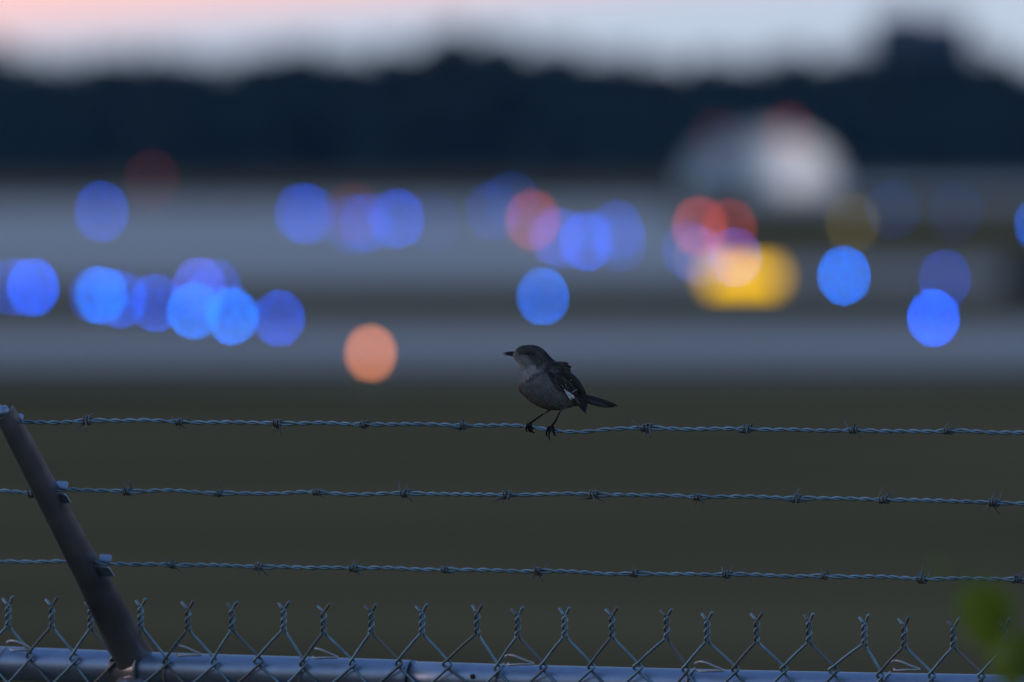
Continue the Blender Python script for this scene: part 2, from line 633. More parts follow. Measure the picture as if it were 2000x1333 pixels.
for a in low_row:
    a = (a[0], a[1], a[2], a[3] * 0.9, a[4])
    airfield_light(*a, rpx=3.8)
for a in top_row:
    a = (a[0], a[1], a[2], a[3] * 0.74, a[4])
    airfield_light(*a, rpx=4.2)
airfield_light(1040, 430, RED, .22, 'orange-red light behind the violet light above the bird', 'runway_light', 'runway light', 'red runway end lights')
airfield_light(1366, 443, RED, .26, 'left one of the two touching red lights under the hangar', 'runway_light', 'runway light', 'red runway end lights')
airfield_light(1425, 447, RED, .17, 'right one of the two touching red lights under the hangar', 'runway_light', 'runway light', 'red runway end lights')
airfield_light(690, 415, RED, .04, 'very faint red light inside the middle upper blue group', 'runway_light', 'runway light', 'red runway end lights')
airfield_light(297, 352, RED, .024, 'very dim red light alone above the leftmost upper blue light', 'obstruction_light', 'obstruction light', None, zc=2.0, D=1600)
airfield_light(1665, 435, AMBER, .12, 'dim amber light between the hangar and the azure light', 'amber_light', 'amber light', None)
airfield_light(724, 690, ORANGE, .5, 'solitary pale orange light low at the left of the bird', 'marker_light', 'marker light', None, rpx=10)
for px, lv, w in ((1400, .012, 'left'), (1541, .035, 'right')):
    o = airfield_light(px, 257 if w == 'right' else 268, RED, lv, f'red obstruction light on top of the white hangar, the {"dimmer" if w == "left" else "brighter"} {w} one of the two',
                       'obstruction_light', 'obstruction light', 'red obstruction lights on the hangar roof', D=1849.4)
    zr = roofz(o.location.x - hb.x)
    b = MB(); b.tube([(0, 0, -0.6), (0, 0, 0.05)], 0.04, 6); b.build('bracket', M_POLE, o)

# lit yellow guidance sign
D = 2.8 * FPX / (562 - 310)
sp = at(1452, 541, D)
sign = empty('guidance_sign', (sp.x, sp.y, 0))
sw, sh, sz = 134 / FPX * D, 0.36, sp.z
mb = MB(); mb.box((0, 0.08, sz), (sw + 0.08, 0.2, sh + 0.08)); mb.build('housing', M_DARK, sign)
mb = MB(); mb.box((0, -0.035, sz), (sw, 0.02, sh)); mb.build('lit_panel', emit('yellow_sign_glow', (1.0, 0.56, 0.010), 2.5), sign)
for s_ in (-1, 1):
    mb = MB(); mb.box((s_ * sw * 0.38, 0.08, (sz - sh / 2) / 2), (0.05, 0.05, sz - sh / 2)); mb.build('leg', M_POLE, sign)
tag(sign, 'low glowing yellow guidance sign standing beside the runway', 'sign')

# dark equipment box at the right edge
D = 2.8 * FPX / (585 - 310)
ep = at(2005, 555, D)
eb = empty('equipment_box', (ep.x, ep.y, 0))
mb = MB(); mb.box((0, 0, 0.38), (1.0, 0.6, 0.7)); mb.build('cabinet', M_DARK, eb)
mb = MB(); mb.box((0, 0, 0.75), (1.08, 0.68, 0.04)); mb.build('lid', M_DARK, eb)
mb = MB(); mb.box((0, -0.32, 0.4), (0.5, 0.02, 0.5)); mb.build('door', M_DARK, eb)
tag(eb, 'dark squat equipment box on the grass at the right edge of the frame', 'equipment box')

# ------------------------------------------------------------------ chain-link fence
M_GALV = material('galvanised_steel', (0.25, 0.31, 0.43), rough=0.42, metal=0.75, var=0.09, scale=40, bump=0.12, bscale=300)
M_WIRE = material('galvanised_wire', (0.17, 0.265, 0.32), rough=0.45, metal=0.6, var=0.3, scale=45)
M_WIRE2 = material('dulled_wire', (0.10, 0.155, 0.185), rough=0.55, metal=0.5, color2=(0.18, 0.16, 0.14), scale=25)
M_TIE = material('aluminium_tie_wire', (0.42, 0.40, 0.40), rough=0.4, metal=0.7, var=0.15, scale=60)
M_SEAM = material('dark_seam', (0.03, 0.03, 0.035), rough=0.9)
M_RUST = material('dark_rust', (0.06, 0.03, 0.02), rough=0.95, scale=80)
PXM = 30.0 / FPX                   # metres per photo pixel at the fence
random.seed(5)

RAIL_R = 0.0222
WIRE_OFF = RAIL_R + 0.0035         # the wires run this far on the camera side of the rail axis
fence_root = empty('chain_link_fence', fence_pt(1000, 1330) * 1.0)
fence_root.location.z = 0
FO = fence_root.location.copy()
tag(fence_root, 'galvanised chain-link fence with twisted wire tips along a round top rail', 'fence')


def rail_y(px):   # photo row of the rail's upper edge
    return interp([-700, 0, 330, 640, 1000, 1400, 1700, 2000, 2700], [1247, 1264, 1277, 1286, 1298, 1308, 1314, 1319, 1334], px)


axis = []
for px in range(-1100, 3101, 100):
    p = fence_pt(px, rail_y(px) + RAIL_R / PXM * 0.99)
    axis.append(p)
iseam = 809
ax_a = [p for p, x in zip(axis, range(-1100, 3101, 100)) if x < iseam] + [fence_pt(iseam, rail_y(iseam) + RAIL_R / PXM)]
ax_b = [fence_pt(iseam - 40, rail_y(iseam - 40) + RAIL_R / PXM)] + [p for p, x in zip(axis, range(-1100, 3101, 100)) if x > iseam]
rail = empty('top_rail')
rail.parent = fence_root
mb = MB(); mb.tube([p - FO for p in ax_b], RAIL_R, 32); mb.build('rail_tube', M_GALV, rail, True)
mb = MB(); mb.tube([p - FO for p in ax_a], RAIL_R + 0.0014, 32); mb.build('rail_tube', M_GALV, rail, True)
# the dark open lip where the wider tube ends over the swaged one
mb = MB()
pj = fence_pt(iseam, rail_y(iseam) + RAIL_R / PXM) - FO
ring = []
for k in range(33):
    a = 2 * math.pi * k / 32
    ring.append(pj + N * math.cos(a) * (RAIL_R + 0.0007) + Vector((0, 0, 1)) * math.sin(a) * (RAIL_R + 0.0007) + T * 0.0015 * math.sin(a * 3))
mb.tube(ring, 0.0013, 6, cap=False); mb.build('joint', M_SEAM, rail, True)
# small rivet hole on the camera side of the rail
mb = MB()
ph = fence_pt(939, 1321) - FO - N * (RAIL_R * 0.98)
mb.tube([ph - N * -0.002, ph - N * 0.0022], 0.0034, 10); mb.build('rivet', M_RUST, rail, True)

# knots of the mesh, read from the picture and carried on at the same pitch beyond it
tops = [(16, 1170, 1222), (101, 1172, 1224), (177, 1178, 1227), (275, 1174, 1224), (367, 1179, 1229), (453, 1179, 1230), (554, 1179, 1229),
        (632, 1184, 1235), (725, 1184, 1235), (824, 1185, 1236), (932, 1186, 1237), (1011, 1192, 1242), (1103, 1191, 1242), (1195, 1192, 1244),
        (1302, 1193, 1246), (1381, 1200, 1252), (1478, 1201, 1253), (1580, 1202, 1254), (1688, 1206, 1257), (1766, 1210, 1262), (1862, 1214, 1264),
        (1962, 1215, 1267), (2062, 1219, 1270)]
nodes = [(58, 1280), (147, 1285), (222, 1289), (325, 1292), (419, 1292), (507, 1291), (592, 1297), (689, 1295), (779, 1295), (876, 1297), (972, 1305),
         (1061, 1302), (1155, 1302), (1248, 1303), (1339, 1307), (1436, 1307), (1531, 1307), (1630, 1309), (1719, 1319), (1820, 1319), (1917, 1320), (2013, 1322)]
for k in range(9):
    tops.insert(0, (tops[0][0] - 92 + random.randint(-6, 6), tops[0][1] - 2, tops[0][2] - 2))
    nodes.insert(0, ((tops[0][0] + tops[1][0]) // 2, nodes[0][1] - 2))
    tops.append((tops[-1][0] + 93 + random.randint(-6, 6), tops[-1][1] + 2, tops[-1][2] + 2))
    nodes.append(((tops[-1][0] + tops[-2][0]) // 2, nodes[-1][1] + 2))
WR = 0.0020
BOTTOM = 0.06


def wpt(px, py, toward):
    return fence_pt(px, py, WIRE_OFF + toward) - FO


for i, (tx, ty, sy_) in enumerate(tops):
    hgt = sy_ - ty - 9
    jt = random.uniform(-0.3, 0.3)
    for side in (-1, 1):          # -1: wire leaving down-left (in front), +1: down-right (behind)
        j = i - 1 if side < 0 else i
        if j < 0 or j >= len(nodes):
            continue
        ctl = []
        # barbed tip and twist
        ph0 = (0 if side > 0 else math.pi) + jt
        tip = wpt(tx - side * 10.5 + random.uniform(-2, 2), ty - 4 + (3 if side > 0 else -1) + random.uniform(-2, 2), 0.004 * -side)
        ctl.append(tip)
        for k in range(13):
            u = k / 12
            a = ph0 + u * math.pi * 3.0
            cxp = tx + (sy_ and 0)
            ctl.append(wpt(tx, ty + 9 + hgt * u, 0) + (T * math.cos(a + math.pi) * 0.0026 + N * -math.sin(a + math.pi) * 0.0026))
        # downward zigzag, alternating between this knot column and the neighbouring one
        nx, ny = nodes[j]
        half = 57.0
        row = 1
        y_prev = sy_
        fx, fy = tx, sy_
        f = 0.0024
        drift = 0
        while True:
            going = side if row % 2 == 1 else -side        # direction of this leg
            if row % 2 == 1:
                ex, ey = nx + side * 5.0, ny + (row - 1) * half
            else:
                ex, ey = tx - side * 5.0, sy_ + row * half + 4
            wob = random.uniform(-1.5, 1.5) if row > 1 else 0
            front = f if going < 0 else -f
            slack = 4.5 if (row == 1 and abs(j % 4) == 2 and side < 0) else 0
            ex -= slack
            for u in (0.12, 0.35, 0.65, 0.86):
                bow = math.sin(u * math.pi) * (-2.2 if side < 0 and row == 1 else 0.8) * (1 if going < 0 else -1)
                ctl.append(wpt(fx + (ex - fx) * u ** 1.02 + wob * u, fy + (ey - fy) * u + bow, front))
            ctl.append(wpt(ex + wob, ey - 2, front * 0.4))
            ctl.append(wpt(ex + wob, ey + 3, -front * 0.4))
            fx, fy = ex, ey + 2
            row += 1
            if wpt(fx, fy + half, 0).z < BOTTOM or row > 52:
                break
        mb = MB()
        fine = catmull([tuple(c) for c in ctl[:26]], 3) + [tuple(c) for c in ctl[26:]]
        mb.tube(fine, WR, 7)
        mb.build('mesh_wire', M_WIRE if (i * 7 + side) % 3 else M_WIRE2, fence_root, True)

# tie wires looped round the rail
for px, py, ln in ((12, 1257, 50), (338, 1267, 55), (603, 1272, 56), (984, 1285, 58), (1357, 1298, 56), (1738, 1296, 58)):
    c = fence_pt(px, rail_y(px) + RAIL_R / PXM) - FO
    pts = []
    for k in range(-5, 4):       # from under the rail up its camera side and over the top
        a = R(k * 32 + 10)
        pts.append(c - N * math.cos(a) * (RAIL_R + 0.0022) + Vector((0, 0, 1)) * math.sin(a) * (RAIL_R + 0.0022) + T * 0.002 * k)
    up = [wpt(px + 1, py - 1, -0.010), wpt(px + 9, py - 5, 0.0), wpt(px + 22, py - 3, 0.004), wpt(px + 38, py + 4, 0.003), wpt(px + ln - 6, py + 9, 0.0),
          wpt(px + ln, py + 12, -0.003), wpt(px + ln - 10, py + 13, 0.004), wpt(px + ln - 26, py + 13, 0.007), wpt(px + 13, py + 14, 0.007), wpt(px + 8, py + 11, 0.004)]
    mb = MB()
    mb.tube(catmull([tuple(p) for p in pts[:8]], 3), 0.0017, 7)
    mb.tube(catmull([tuple(p) for p in up], 4), 0.0017, 7)
    mb.build('tie_wire', M_TIE, fence_root, True)

# line post under the arm
POSTP = fence_pt(268, rail_y(268) + RAIL_R / PXM)
mb = MB()
pr = POSTP - FO
mb.tube([(pr.x, pr.y, -0.3), (pr.x, pr.y, POSTP.z - 0.05)], 0.030, 24)
mb.build('line_post', M_GALV, fence_root, True)

# ------------------------------------------------------------------ pressed steel arm
M_ARM = material('dull_arm_steel', (0.060, 0.062, 0.082), rough=0.28, metal=0.6, scale=8, color2=(0.32, 0.30, 0.32), bump=0.12, bscale=150, detail=3)  # pale noise patches put the ridge highlights into the colour, along with wear
arm = empty('barb_arm', POSTP)
tag(arm, 'dark steel extension arm leaning up to the left from the fence rail', 'fence arm')
Z = Vector((0, 0, 1))
ADIR = (Z - N * 0.985).normalized()              # 45 degrees out towards the camera
# section: ridge on the camera/lower side, broad face right, narrow face left
A0, A1 = 0.012, 0.502
base_c = Vector((0, 0, 0)) + T * -0.002


def arm_ring(u):
    """closed outline of the pressed channel at fraction u of the arm"""
    wdt = interp([0, .1, .2, .35, .5, .7, .9, 1], [.0248, .0241, .0218, .0178, .0154, .0138, .0122, .0100], u)
    dep = 0.021 - 0.006 * u
    nrm = T.cross(ADIR).normalized()           # outwards and down, to the camera side
    if nrm.dot(N) > 0: nrm = -nrm
    c = base_c + ADIR * (A0 + (A1 - A0) * u)
    pts = []
    outer = [(-1.0, -0.9), (-0.99, -0.35), (-0.92, 0.1), (-0.66, 0.72), (-0.5, 0.94), (-0.3, 1.0), (-0.08, 0.97), (0.5, 0.62), (0.88, 0.22), (1.0, -0.2), (1.0, -0.9)]
    for a, b in outer: pts.append(c + T * wdt * a + nrm * dep * b)
    for a, b in reversed(outer): pts.append(c + T * (wdt * a * 0.88) + nrm * (dep * b * 0.86 - (0.0006 if b < -0.5 else 0)))
    return pts


mb = MB()
nr = 26
for i in range(nr):
    mb.v += [tuple(p) for p in arm_ring(i / (nr - 1))]
K = 22
mb.c = [(1, 1, 1)] * len(mb.v)
for i in range(nr - 1):
    for k in range(K):
        k2 = (k + 1) % K
        mb.f.append((i * K + k, i * K + k2, (i + 1) * K + k2, (i + 1) * K + k)); mb.m.append(0)
for i in (0, nr - 1):
    for k in range(K // 2 - 1):
        mb.f.append((i * K + k, i * K + k + 1, i * K + K - 2 - k, i * K + K - 1 - k)); mb.m.append(0)
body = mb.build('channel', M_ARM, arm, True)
md = body.modifiers.new('split', 'EDGE_SPLIT'); md.split_angle = R(50)
# added thin tube down the channel's left edge, a highlight put in as shape
mb = MB()
edge_pts = [Vector(arm_ring(k / 20)[0]) - T * 0.0004 for k in range(21)]
mb.tube(edge_pts, 0.0013, 6)
mb.build('highlight_edge', M_GALV, arm, True)
# cap on the very top
mb = MB()
tp = base_c + ADIR * (A1 + 0.001)
mb.tube([tp - ADIR * 0.006, tp + ADIR * 0.003, tp + ADIR * 0.006], [0.0090, 0.0090, 0.005], 14)
mb.build('end_cap', M_GALV, arm, True)
# eyelet sleeve the rail slides through, with a rolled lip
mb = MB()
prof2 = [(0.0238, -0.030), (0.0275, -0.030), (0.0285, 0.008), (0.0305, 0.011), (0.0300, 0.0135), (0.0265, 0.013), (0.0238, 0.009)]
seg = 32
vs, fs = [], []
for r_, z_ in prof2:
    for k in range(seg):
        a = 2 * math.pi * k / seg
        vs.append(T * z_ + N * math.cos(a) * r_ + Z * (math.sin(a) * r_ * (1.08 if math.sin(a) > 0 else 1.0)))
for i in range(len(prof2)):
    i2 = (i + 1) % len(prof2)
    for k in range(seg):
        k2 = (k + 1) % seg
        fs.append((i * seg + k, i * seg + k2, i2 * seg + k2, i2 * seg + k))
mb.add(vs, fs)
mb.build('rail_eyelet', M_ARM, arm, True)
# skirt that joins the arm to the eyelet and the cup over the post
mb = MB()
mb.tube([(0, 0, -0.085), (0, 0, -0.03), Vector((0, 0, -0.012))], [0.034, 0.034, 0.029], 20)
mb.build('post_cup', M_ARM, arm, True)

# wire positions along the arm
WIREOFF = [0.137, 0.233, 0.325]
clip_px = [(214, 1101), (129, 958), (42, 826)]
for (cx_, cy_), off in zip(clip_px, WIREOFF):
    c = on_plane(cx_ - 8, cy_, RAILP - N * off, N) - POSTP
    mb = MB()
    # folded tab lying along the upper edge of the arm, notched where the wire passes
    a_ = (ADIR * 1.0)
    for org, wv, hv, th in ((c + Z * 0.003, T * 0.020, (Z + N * 0.7) * 0.0090, 0.0009), (c - ADIR * 0.024 - T * 0.002, T * 0.018, ADIR * 0.017, 0.0012)):
        o1 = org - T * 0.012
        nn = wv.cross(hv).normalized() * th
        q = [o1, o1 + wv, o1 + wv * 0.96 + hv * 0.8, o1 + wv * 0.8 + hv, o1 + hv]
        mb.add([v - nn for v in q] + [v + nn for v in q], [(4, 3, 2, 1, 0), (5, 6, 7, 8, 9)] + [(k, (k + 1) % 5, 5 + (k + 1) % 5, 5 + k) for k in range(5)])
    mb.build('wire_clip', M_GALV, arm)

# ------------------------------------------------------------------ barbed wires
SR = 0.0016


def barb_mesh(seed):
    """two short wires wound round the strands, four sharp points; wire runs along local X"""
    rnd = random.Random(seed)
    mb = MB()
    for s_ in (-1, 1):
        r0 = 0.0038
        a0 = rnd.uniform(0, 6.28)
        turns = rnd.uniform(1.35, 1.7)
        n = 26
        pts = []
        def pos(a, x, r=r0): return Vector((x, math.cos(a) * r, math.sin(a) * r))
        xs0 = s_ * 0.0022 + rnd.uniform(-.0006, .0006)
        st = pos(a0, xs0 - 0.0026)
        tan = Vector((rnd.uniform(-0.9, 0.2), math.sin(a0), -math.cos(a0))).normalized()
        L_ = rnd.uniform(0.010, 0.0155)
        pts += [st + tan * L_, st + tan * L_ * 0.5, st + tan * L_ * 0.15]
        rad = [0.00025, 0.00075, 0.00095]
        for k in range(n):
            a = a0 + turns * 2 * math.pi * k / (n - 1)
            pts.append(pos(a, xs0 - 0.0026 + 0.0052 * k / (n - 1), r0 + 0.0006 * math.sin(k * .9 + seed)))
            rad.append(0.00098)
        a = a0 + turns * 2 * math.pi
        en = pts[-1]
        tan = Vector((rnd.uniform(-0.2, 0.9), -math.sin(a), math.cos(a))).normalized()
        L_ = rnd.uniform(0.010, 0.0155)
        pts += [en + tan * L_ * 0.15, en + tan * L_ * 0.5, en + tan * L_]
        rad += [0.00095, 0.00075, 0.00025]
        mb.tube(pts, rad, 7)
    return mb.mesh('barb', M_WIRE2, True)


barbs_me = [barb_mesh(s) for s in range(9)]
top_path = [(-5, 830), (20, 827), (45, 826), (100, 825), (170, 822), (260, 822), (352, 824), (541, 827), (640, 827), (713, 830), (810, 829), (903, 831), (960, 832),
            (1020, 833), (1045, 835), (1075, 840), (1100, 843), (1130, 844), (1165, 841), (1200, 838), (1265, 837), (1360, 838), (1457, 839), (1560, 840), (1670, 841), (1760, 843), (1850, 843), (2000, 846), (2300, 850), (2700, 857)]
mid_path = [(-900, 958), (-400, 956), (0, 960), (60, 963), (95, 960), (130, 957), (247, 960), (340, 960), (430, 963), (520, 965), (617, 962), (700, 966), (792, 964), (890, 966), (987, 967), (1070, 966), (1160, 966),
            (1260, 968), (1362, 970), (1450, 971), (1556, 973), (1727, 976), (1943, 982), (2000, 984), (2700, 994)]
low_path = [(-900, 1086), (-400, 1092), (0, 1097), (135, 1097), (215, 1101), (338, 1104), (430, 1105), (508, 1107), (600, 1109), (692, 1110), (869, 1113), (1054, 1116), (1150, 1119), (1242, 1121), (1420, 1123),
            (1610, 1126), (1803, 1130), (1988, 1132), (2700, 1143)]
wire_specs = [(top_path, [170, 352, 541, 713, 903, 1265, 1457, 1670, 1850, 2040, 2225, 2410, 2600], 0.325, 'highest barbed wire of the three, with the small bird perched on it'),
              (mid_path, [-840, -660, -480, -300, -120, 64, 247, 430, 617, 792, 987, 1160, 1362, 1556, 1727, 1943, 2120, 2300, 2480], 0.233, 'middle barbed wire of the three, between the bird wire and the lowest one'),
              (low_path, [-870, -690, -510, -340, -170, 150, 338, 508, 692, 869, 1054, 1242, 1420, 1610, 1803, 1988, 2160, 2340, 2520], 0.137, 'lowest barbed wire of the three, just above the chain-link tips')]


def wire_point(path, off, px):
    return on_plane(px, interp([p[0] for p in path], [p[1] for p in path], px), RAILP - N * off, N)


for w, (path, bpx, off, label) in enumerate(wire_specs):
    fine = catmull([tuple(map(float, p)) for p in path], 10)
    cen = [on_plane(a, b, RAILP - N * off, N) for a, b in fine]
    # even steps along the wire
    step = 0.0035
    pts, acc = [cen[0]], 0
    for a, b in zip(cen, cen[1:]):
        d = (b - a).length
        k = 0
        while acc + (d - k) >= step:
            k += step - acc
            acc = 0
            pts.append(a.lerp(b, k / d))
        acc += d - k
    bpos = [wire_point(path, off, x) for x in bpx]
    bs = [min(range(len(pts)), key=lambda i: (pts[i] - b).length) for b in bpos]
    root = empty('barbed_wire', pts[len(pts) // 2])
    o0 = root.location.copy()
    st = [[], []]
    phase = 0.4 * w
    random.seed(40 + w)
    pitch = 0.043
    for i, p in enumerate(pts):
        nb = min((i - b) * step if i >= b else (b - i) * step * 2.2 for b in bs)
        loose = math.exp(-((nb - 0.012) / 0.012) ** 2)
        tight = (1 - 0.5 * loose) * (1 + 0.35 * noise.noise(Vector((i * 0.02, w * 5 + 3, 0))))
        phase += step / pitch * 2 * math.pi * tight
        tdir = (pts[min(i + 1, len(pts) - 1)] - pts[max(i - 1, 0)]).normalized()
        s1 = Z.cross(tdir).normalized(); s2 = tdir.cross(s1)
        rr = SR * (1.0 + 0.45 * loose)
        wob = noise.noise(Vector((i * 0.05, w * 9, 0))) * 0.0019
        for q in (0, 1):
            a = phase + q * math.pi
            st[q].append(p + s1 * math.cos(a) * rr + s2 * (math.sin(a) * rr + wob) - o0)
    for q in (0, 1):
        mb = MB(); mb.tube(st[q], SR, 9); mb.build('strand', M_WIRE, root, True)
    for j, b in enumerate(bs):
        c = child('barb', barbs_me[(j * 4 + w * 3) % 9], root)
        tdir = (pts[min(b + 2, len(pts) - 1)] - pts[max(b - 2, 0)]).normalized()
        s1 = Z.cross(tdir).normalized(); s2 = tdir.cross(s1)
        m = Matrix((tdir, s1, s2)).transposed().to_4x4()
        m = m @ Matrix.Rotation(j * 2.1 + w * 1.3 + random.uniform(-.5, .5), 4, 'X')
        c.rotation_euler = m.to_euler()
        wobz = noise.noise(Vector((b * 0.05, w * 9, 0))) * 0.0019
        c.location = pts[b] - o0 + Z * wobz
        bs_ = random.uniform(1.0, 1.35); c.scale = (bs_, bs_, bs_)
    tag(root, label, 'barbed wire', 'barbed wires strung from the leaning arm')

# ------------------------------------------------------------------ the bird
ZS = PXM / 5.554                      # metres per unit of the bird drawing below
BW = wire_point(top_path, 0.325, 1060)


def bp(u, v, y=0.0):
    """drawing units (right, down) to a point; y away from the camera, metres"""
    px, py = 960 + u / 5.554, 640 + v / 5.554
    p = at(px, py, BW.y / ray(px, py).y)
    return Vector((p.x, BW.y + y, p.z))


BO = bp(640, 700)
bird = empty('perched_bird', BO)
tag(bird, 'small grey songbird with dark wings perched on the top barbed wire', 'bird')
YAW = 0.0
ST = [  # top u,v   bottom u,v   half width
    (238, 264, 226, 308, 17), (256, 247, 240, 326, 30), (283, 224, 264, 352, 50), (320, 204, 292, 386, 68), (372, 193, 314, 426, 82),
    (440, 190, 325, 470, 93), (508, 205, 316, 512, 101), (566, 242, 304, 560, 112), (612, 292, 296, 620, 130), (655, 340, 304, 672, 150),
    (706, 378, 340, 728, 168), (765, 408, 400, 776, 180), (822, 452, 470, 834, 180), (872, 520, 560, 874, 166), (918, 588, 660, 892, 142),
    (960, 650, 765, 888, 108), (990, 700, 870, 862, 70), (1012, 730, 950, 838, 42), (1030, 748, 1005, 812, 24)]
STf = catmull(ST, 4)


def pigment(u, v, side=0):
    """plumage colour by place on the bird"""
    n = noise.noise(Vector((u * 0.012, v * 0.012, side * 3.1)))
    n2 = noise.noise(Vector((u * 0.05, v * 0.05, side * 7 + 4)))
    back = (0.085, 0.077, 0.070)
    throat = (0.33, 0.315, 0.305)
    belly = (0.175, 0.170, 0.172)
    # 0 at belly/throat side, 1 on crown and back
    d = (u - 300) * 0.55 + (330 - v) * 1.0 if u < 480 else (u - 480) * 0.5 + (400 - v) * 0.75 + 60
    t = min(1, max(0, (d + 40 + n * 90) / 140))
    under = [a + (b - a) * min(1, max(0, (v - 430 + n * 60) / 160)) for a, b in zip(throat, belly)]
    c = [a + (b - a) * t for a, b in zip(under, back)]
    # dusky collar crease and cheek
    cr = math.exp(-((v - (560 - 0.55 * (u - 380)) + n * 20) / 26) ** 2) if 370 < u < 640 else 0
    c = [k * (1 - 0.5 * cr) for k in c]
    if 285 < u < 470 and 255 < v < 300:
        e = math.exp(-((v - 276) / 14) ** 2)
        c = [k * (1 - 0.6 * e) for k in c]
    k = 1 + 0.22 * n2
    return tuple(max(0.01, x * k) for x in c)


def ring_at(i):
    a, b, c, d, hw = STf[i]
    return Vector((a, 0, b)), Vector((c, 0, d)), hw


def surf_y(u, v):
    """distance the body reaches towards the camera at this place of the drawing"""
    best, out = 1e9, 0
    for i in range(len(STf)):
        tp_, bt, hw = ring_at(i)
        ctr, ax = (tp_ + bt) / 2, (bt - tp_)
        h = ax.length / 2
        ax = ax.normalized()
        rel = Vector((u, 0, v)) - ctr
        t = rel.dot(ax)
        off = (rel - ax * t).length
        if off < best and abs(t) < h * 1.02:
            best = off
            out = hw * math.sqrt(max(0, 1 - (t / h) ** 2)) ** 0.9
    return out * ZS


mb = MB()
SEG = 40
vs = []
cols = []
for i in range(len(STf)):
    tp_, bt, hw = ring_at(i)
    ctr, ax = (tp_ + bt) / 2, (bt - tp_) / 2
    for k in range(SEG):
        a = 2 * math.pi * k / SEG
        q = ctr + ax * math.cos(a)
        y = math.sin(a) * hw * abs(math.sin(a)) ** 0.0
        nn = noise.noise(Vector((q.x * 0.02, q.z * 0.02, y * 0.02))) * 5 + noise.noise(Vector((q.x * 0.07, q.z * 0.07, y * 0.05))) * 2.5
        out = (q - ctr).normalized() if (q - ctr).length > 0 else Vector()
        q = q + out * nn * (abs(math.cos(a)))
        vs.append(bp(q.x, q.z, (y + nn * math.sin(a)) * ZS) - BO)
        cols.append(pigment(q.x, q.z, 1 if y > 0 else 0))
fs = []
for i in range(len(STf) - 1):
    for k in range(SEG):
        k2 = (k + 1) % SEG
        fs.append((i * SEG + k, i * SEG + k2, (i + 1) * SEG + k2, (i + 1) * SEG + k))
fs.append(tuple(reversed(range(SEG))))
fs.append(tuple(range((len(STf) - 1) * SEG, len(STf) * SEG)))
mb.add(vs, fs)
mb.c = cols
LEGC = (0.018, 0.016, 0.016)
NEAR, FAR = -7.0 * 1, 8.0


def legs(body_u, body_v, ank, wirepx, side_y, toes, thigh_r):
    wp = wire_point(top_path, 0.325, wirepx)
    wy = wp.y - BW.y
    hip = bp(body_u, body_v - 40, side_y)
    top_ = bp(body_u, body_v, side_y)
    an = bp(ank[0], ank[1], (side_y * 0.3 + wy * 0.7))
    base = Vector((wp.x, wp.y, wp.z + 0.0052))
    mb.tube([p - BO for p in (hip, top_, top_.lerp(an, 0.35))], [0.0040, 0.0024, 0.0011], 8, c=(0.12, 0.12, 0.125))
    mb.tube([p - BO for p in (top_.lerp(an, 0.0), top_.lerp(an, 0.5), an, an.lerp(base, 0.6), base)], [0.0013, 0.00105, 0.0014, 0.0016, 0.0018], 8, c=LEGC)
    wt = Vector((math.cos(OBL), -math.sin(OBL), 0))
    for along, wraps, ln, fwd in toes:
        # fwd -1: toe goes over the near side of the wire, +1: far side
        pts, rad = [], []
        r0 = 0.0042
        n = 9
        for k in range(n):
            t_ = k / (n - 1)
            a = R(80) - R(wraps) * t_
            rr_ = r0 + 0.0005 * math.sin(t_ * 9) + ln * max(0, t_ - 0.6)
            pts.append(Vector((wp.x, wp.y, wp.z)) + wt * along * (0.25 + 0.75 * t_) + N * fwd * math.cos(a) * rr_ + Z * math.sin(a) * rr_ - BO)
            rad.append(0.00155 - 0.0004 * t_ if k < n - 2 else (0.0009 if k == n - 2 else 0.0002))
        mb.tube(pts, rad, 7, c=LEGC)


legs(618, 900, (452, 1016), 1035.5, 0.006, [(-0.006, 200, 0.006, -1), (-0.001, 225, 0.010, -1), (0.005, 205, 0.012, -1), (0.0, 190, 0.004, 1)], 1)
legs(760, 880, (688, 1026), 1077.5, -0.006, [(-0.008, 190, 0.012, -1), (-0.0015, 170, 0.026, -1), (0.0065, 185, 0.010, -1), (0.003, 180, 0.004, 1)], 1)
M_PLUM = material('plumage', (1.03, 1.0, 0.97), rough=0.9, scale=500, var=0.06, attr='pigment', spec=0.08, bump=0.12, bscale=500)
mb.build('body', M_PLUM, bird, True, True)

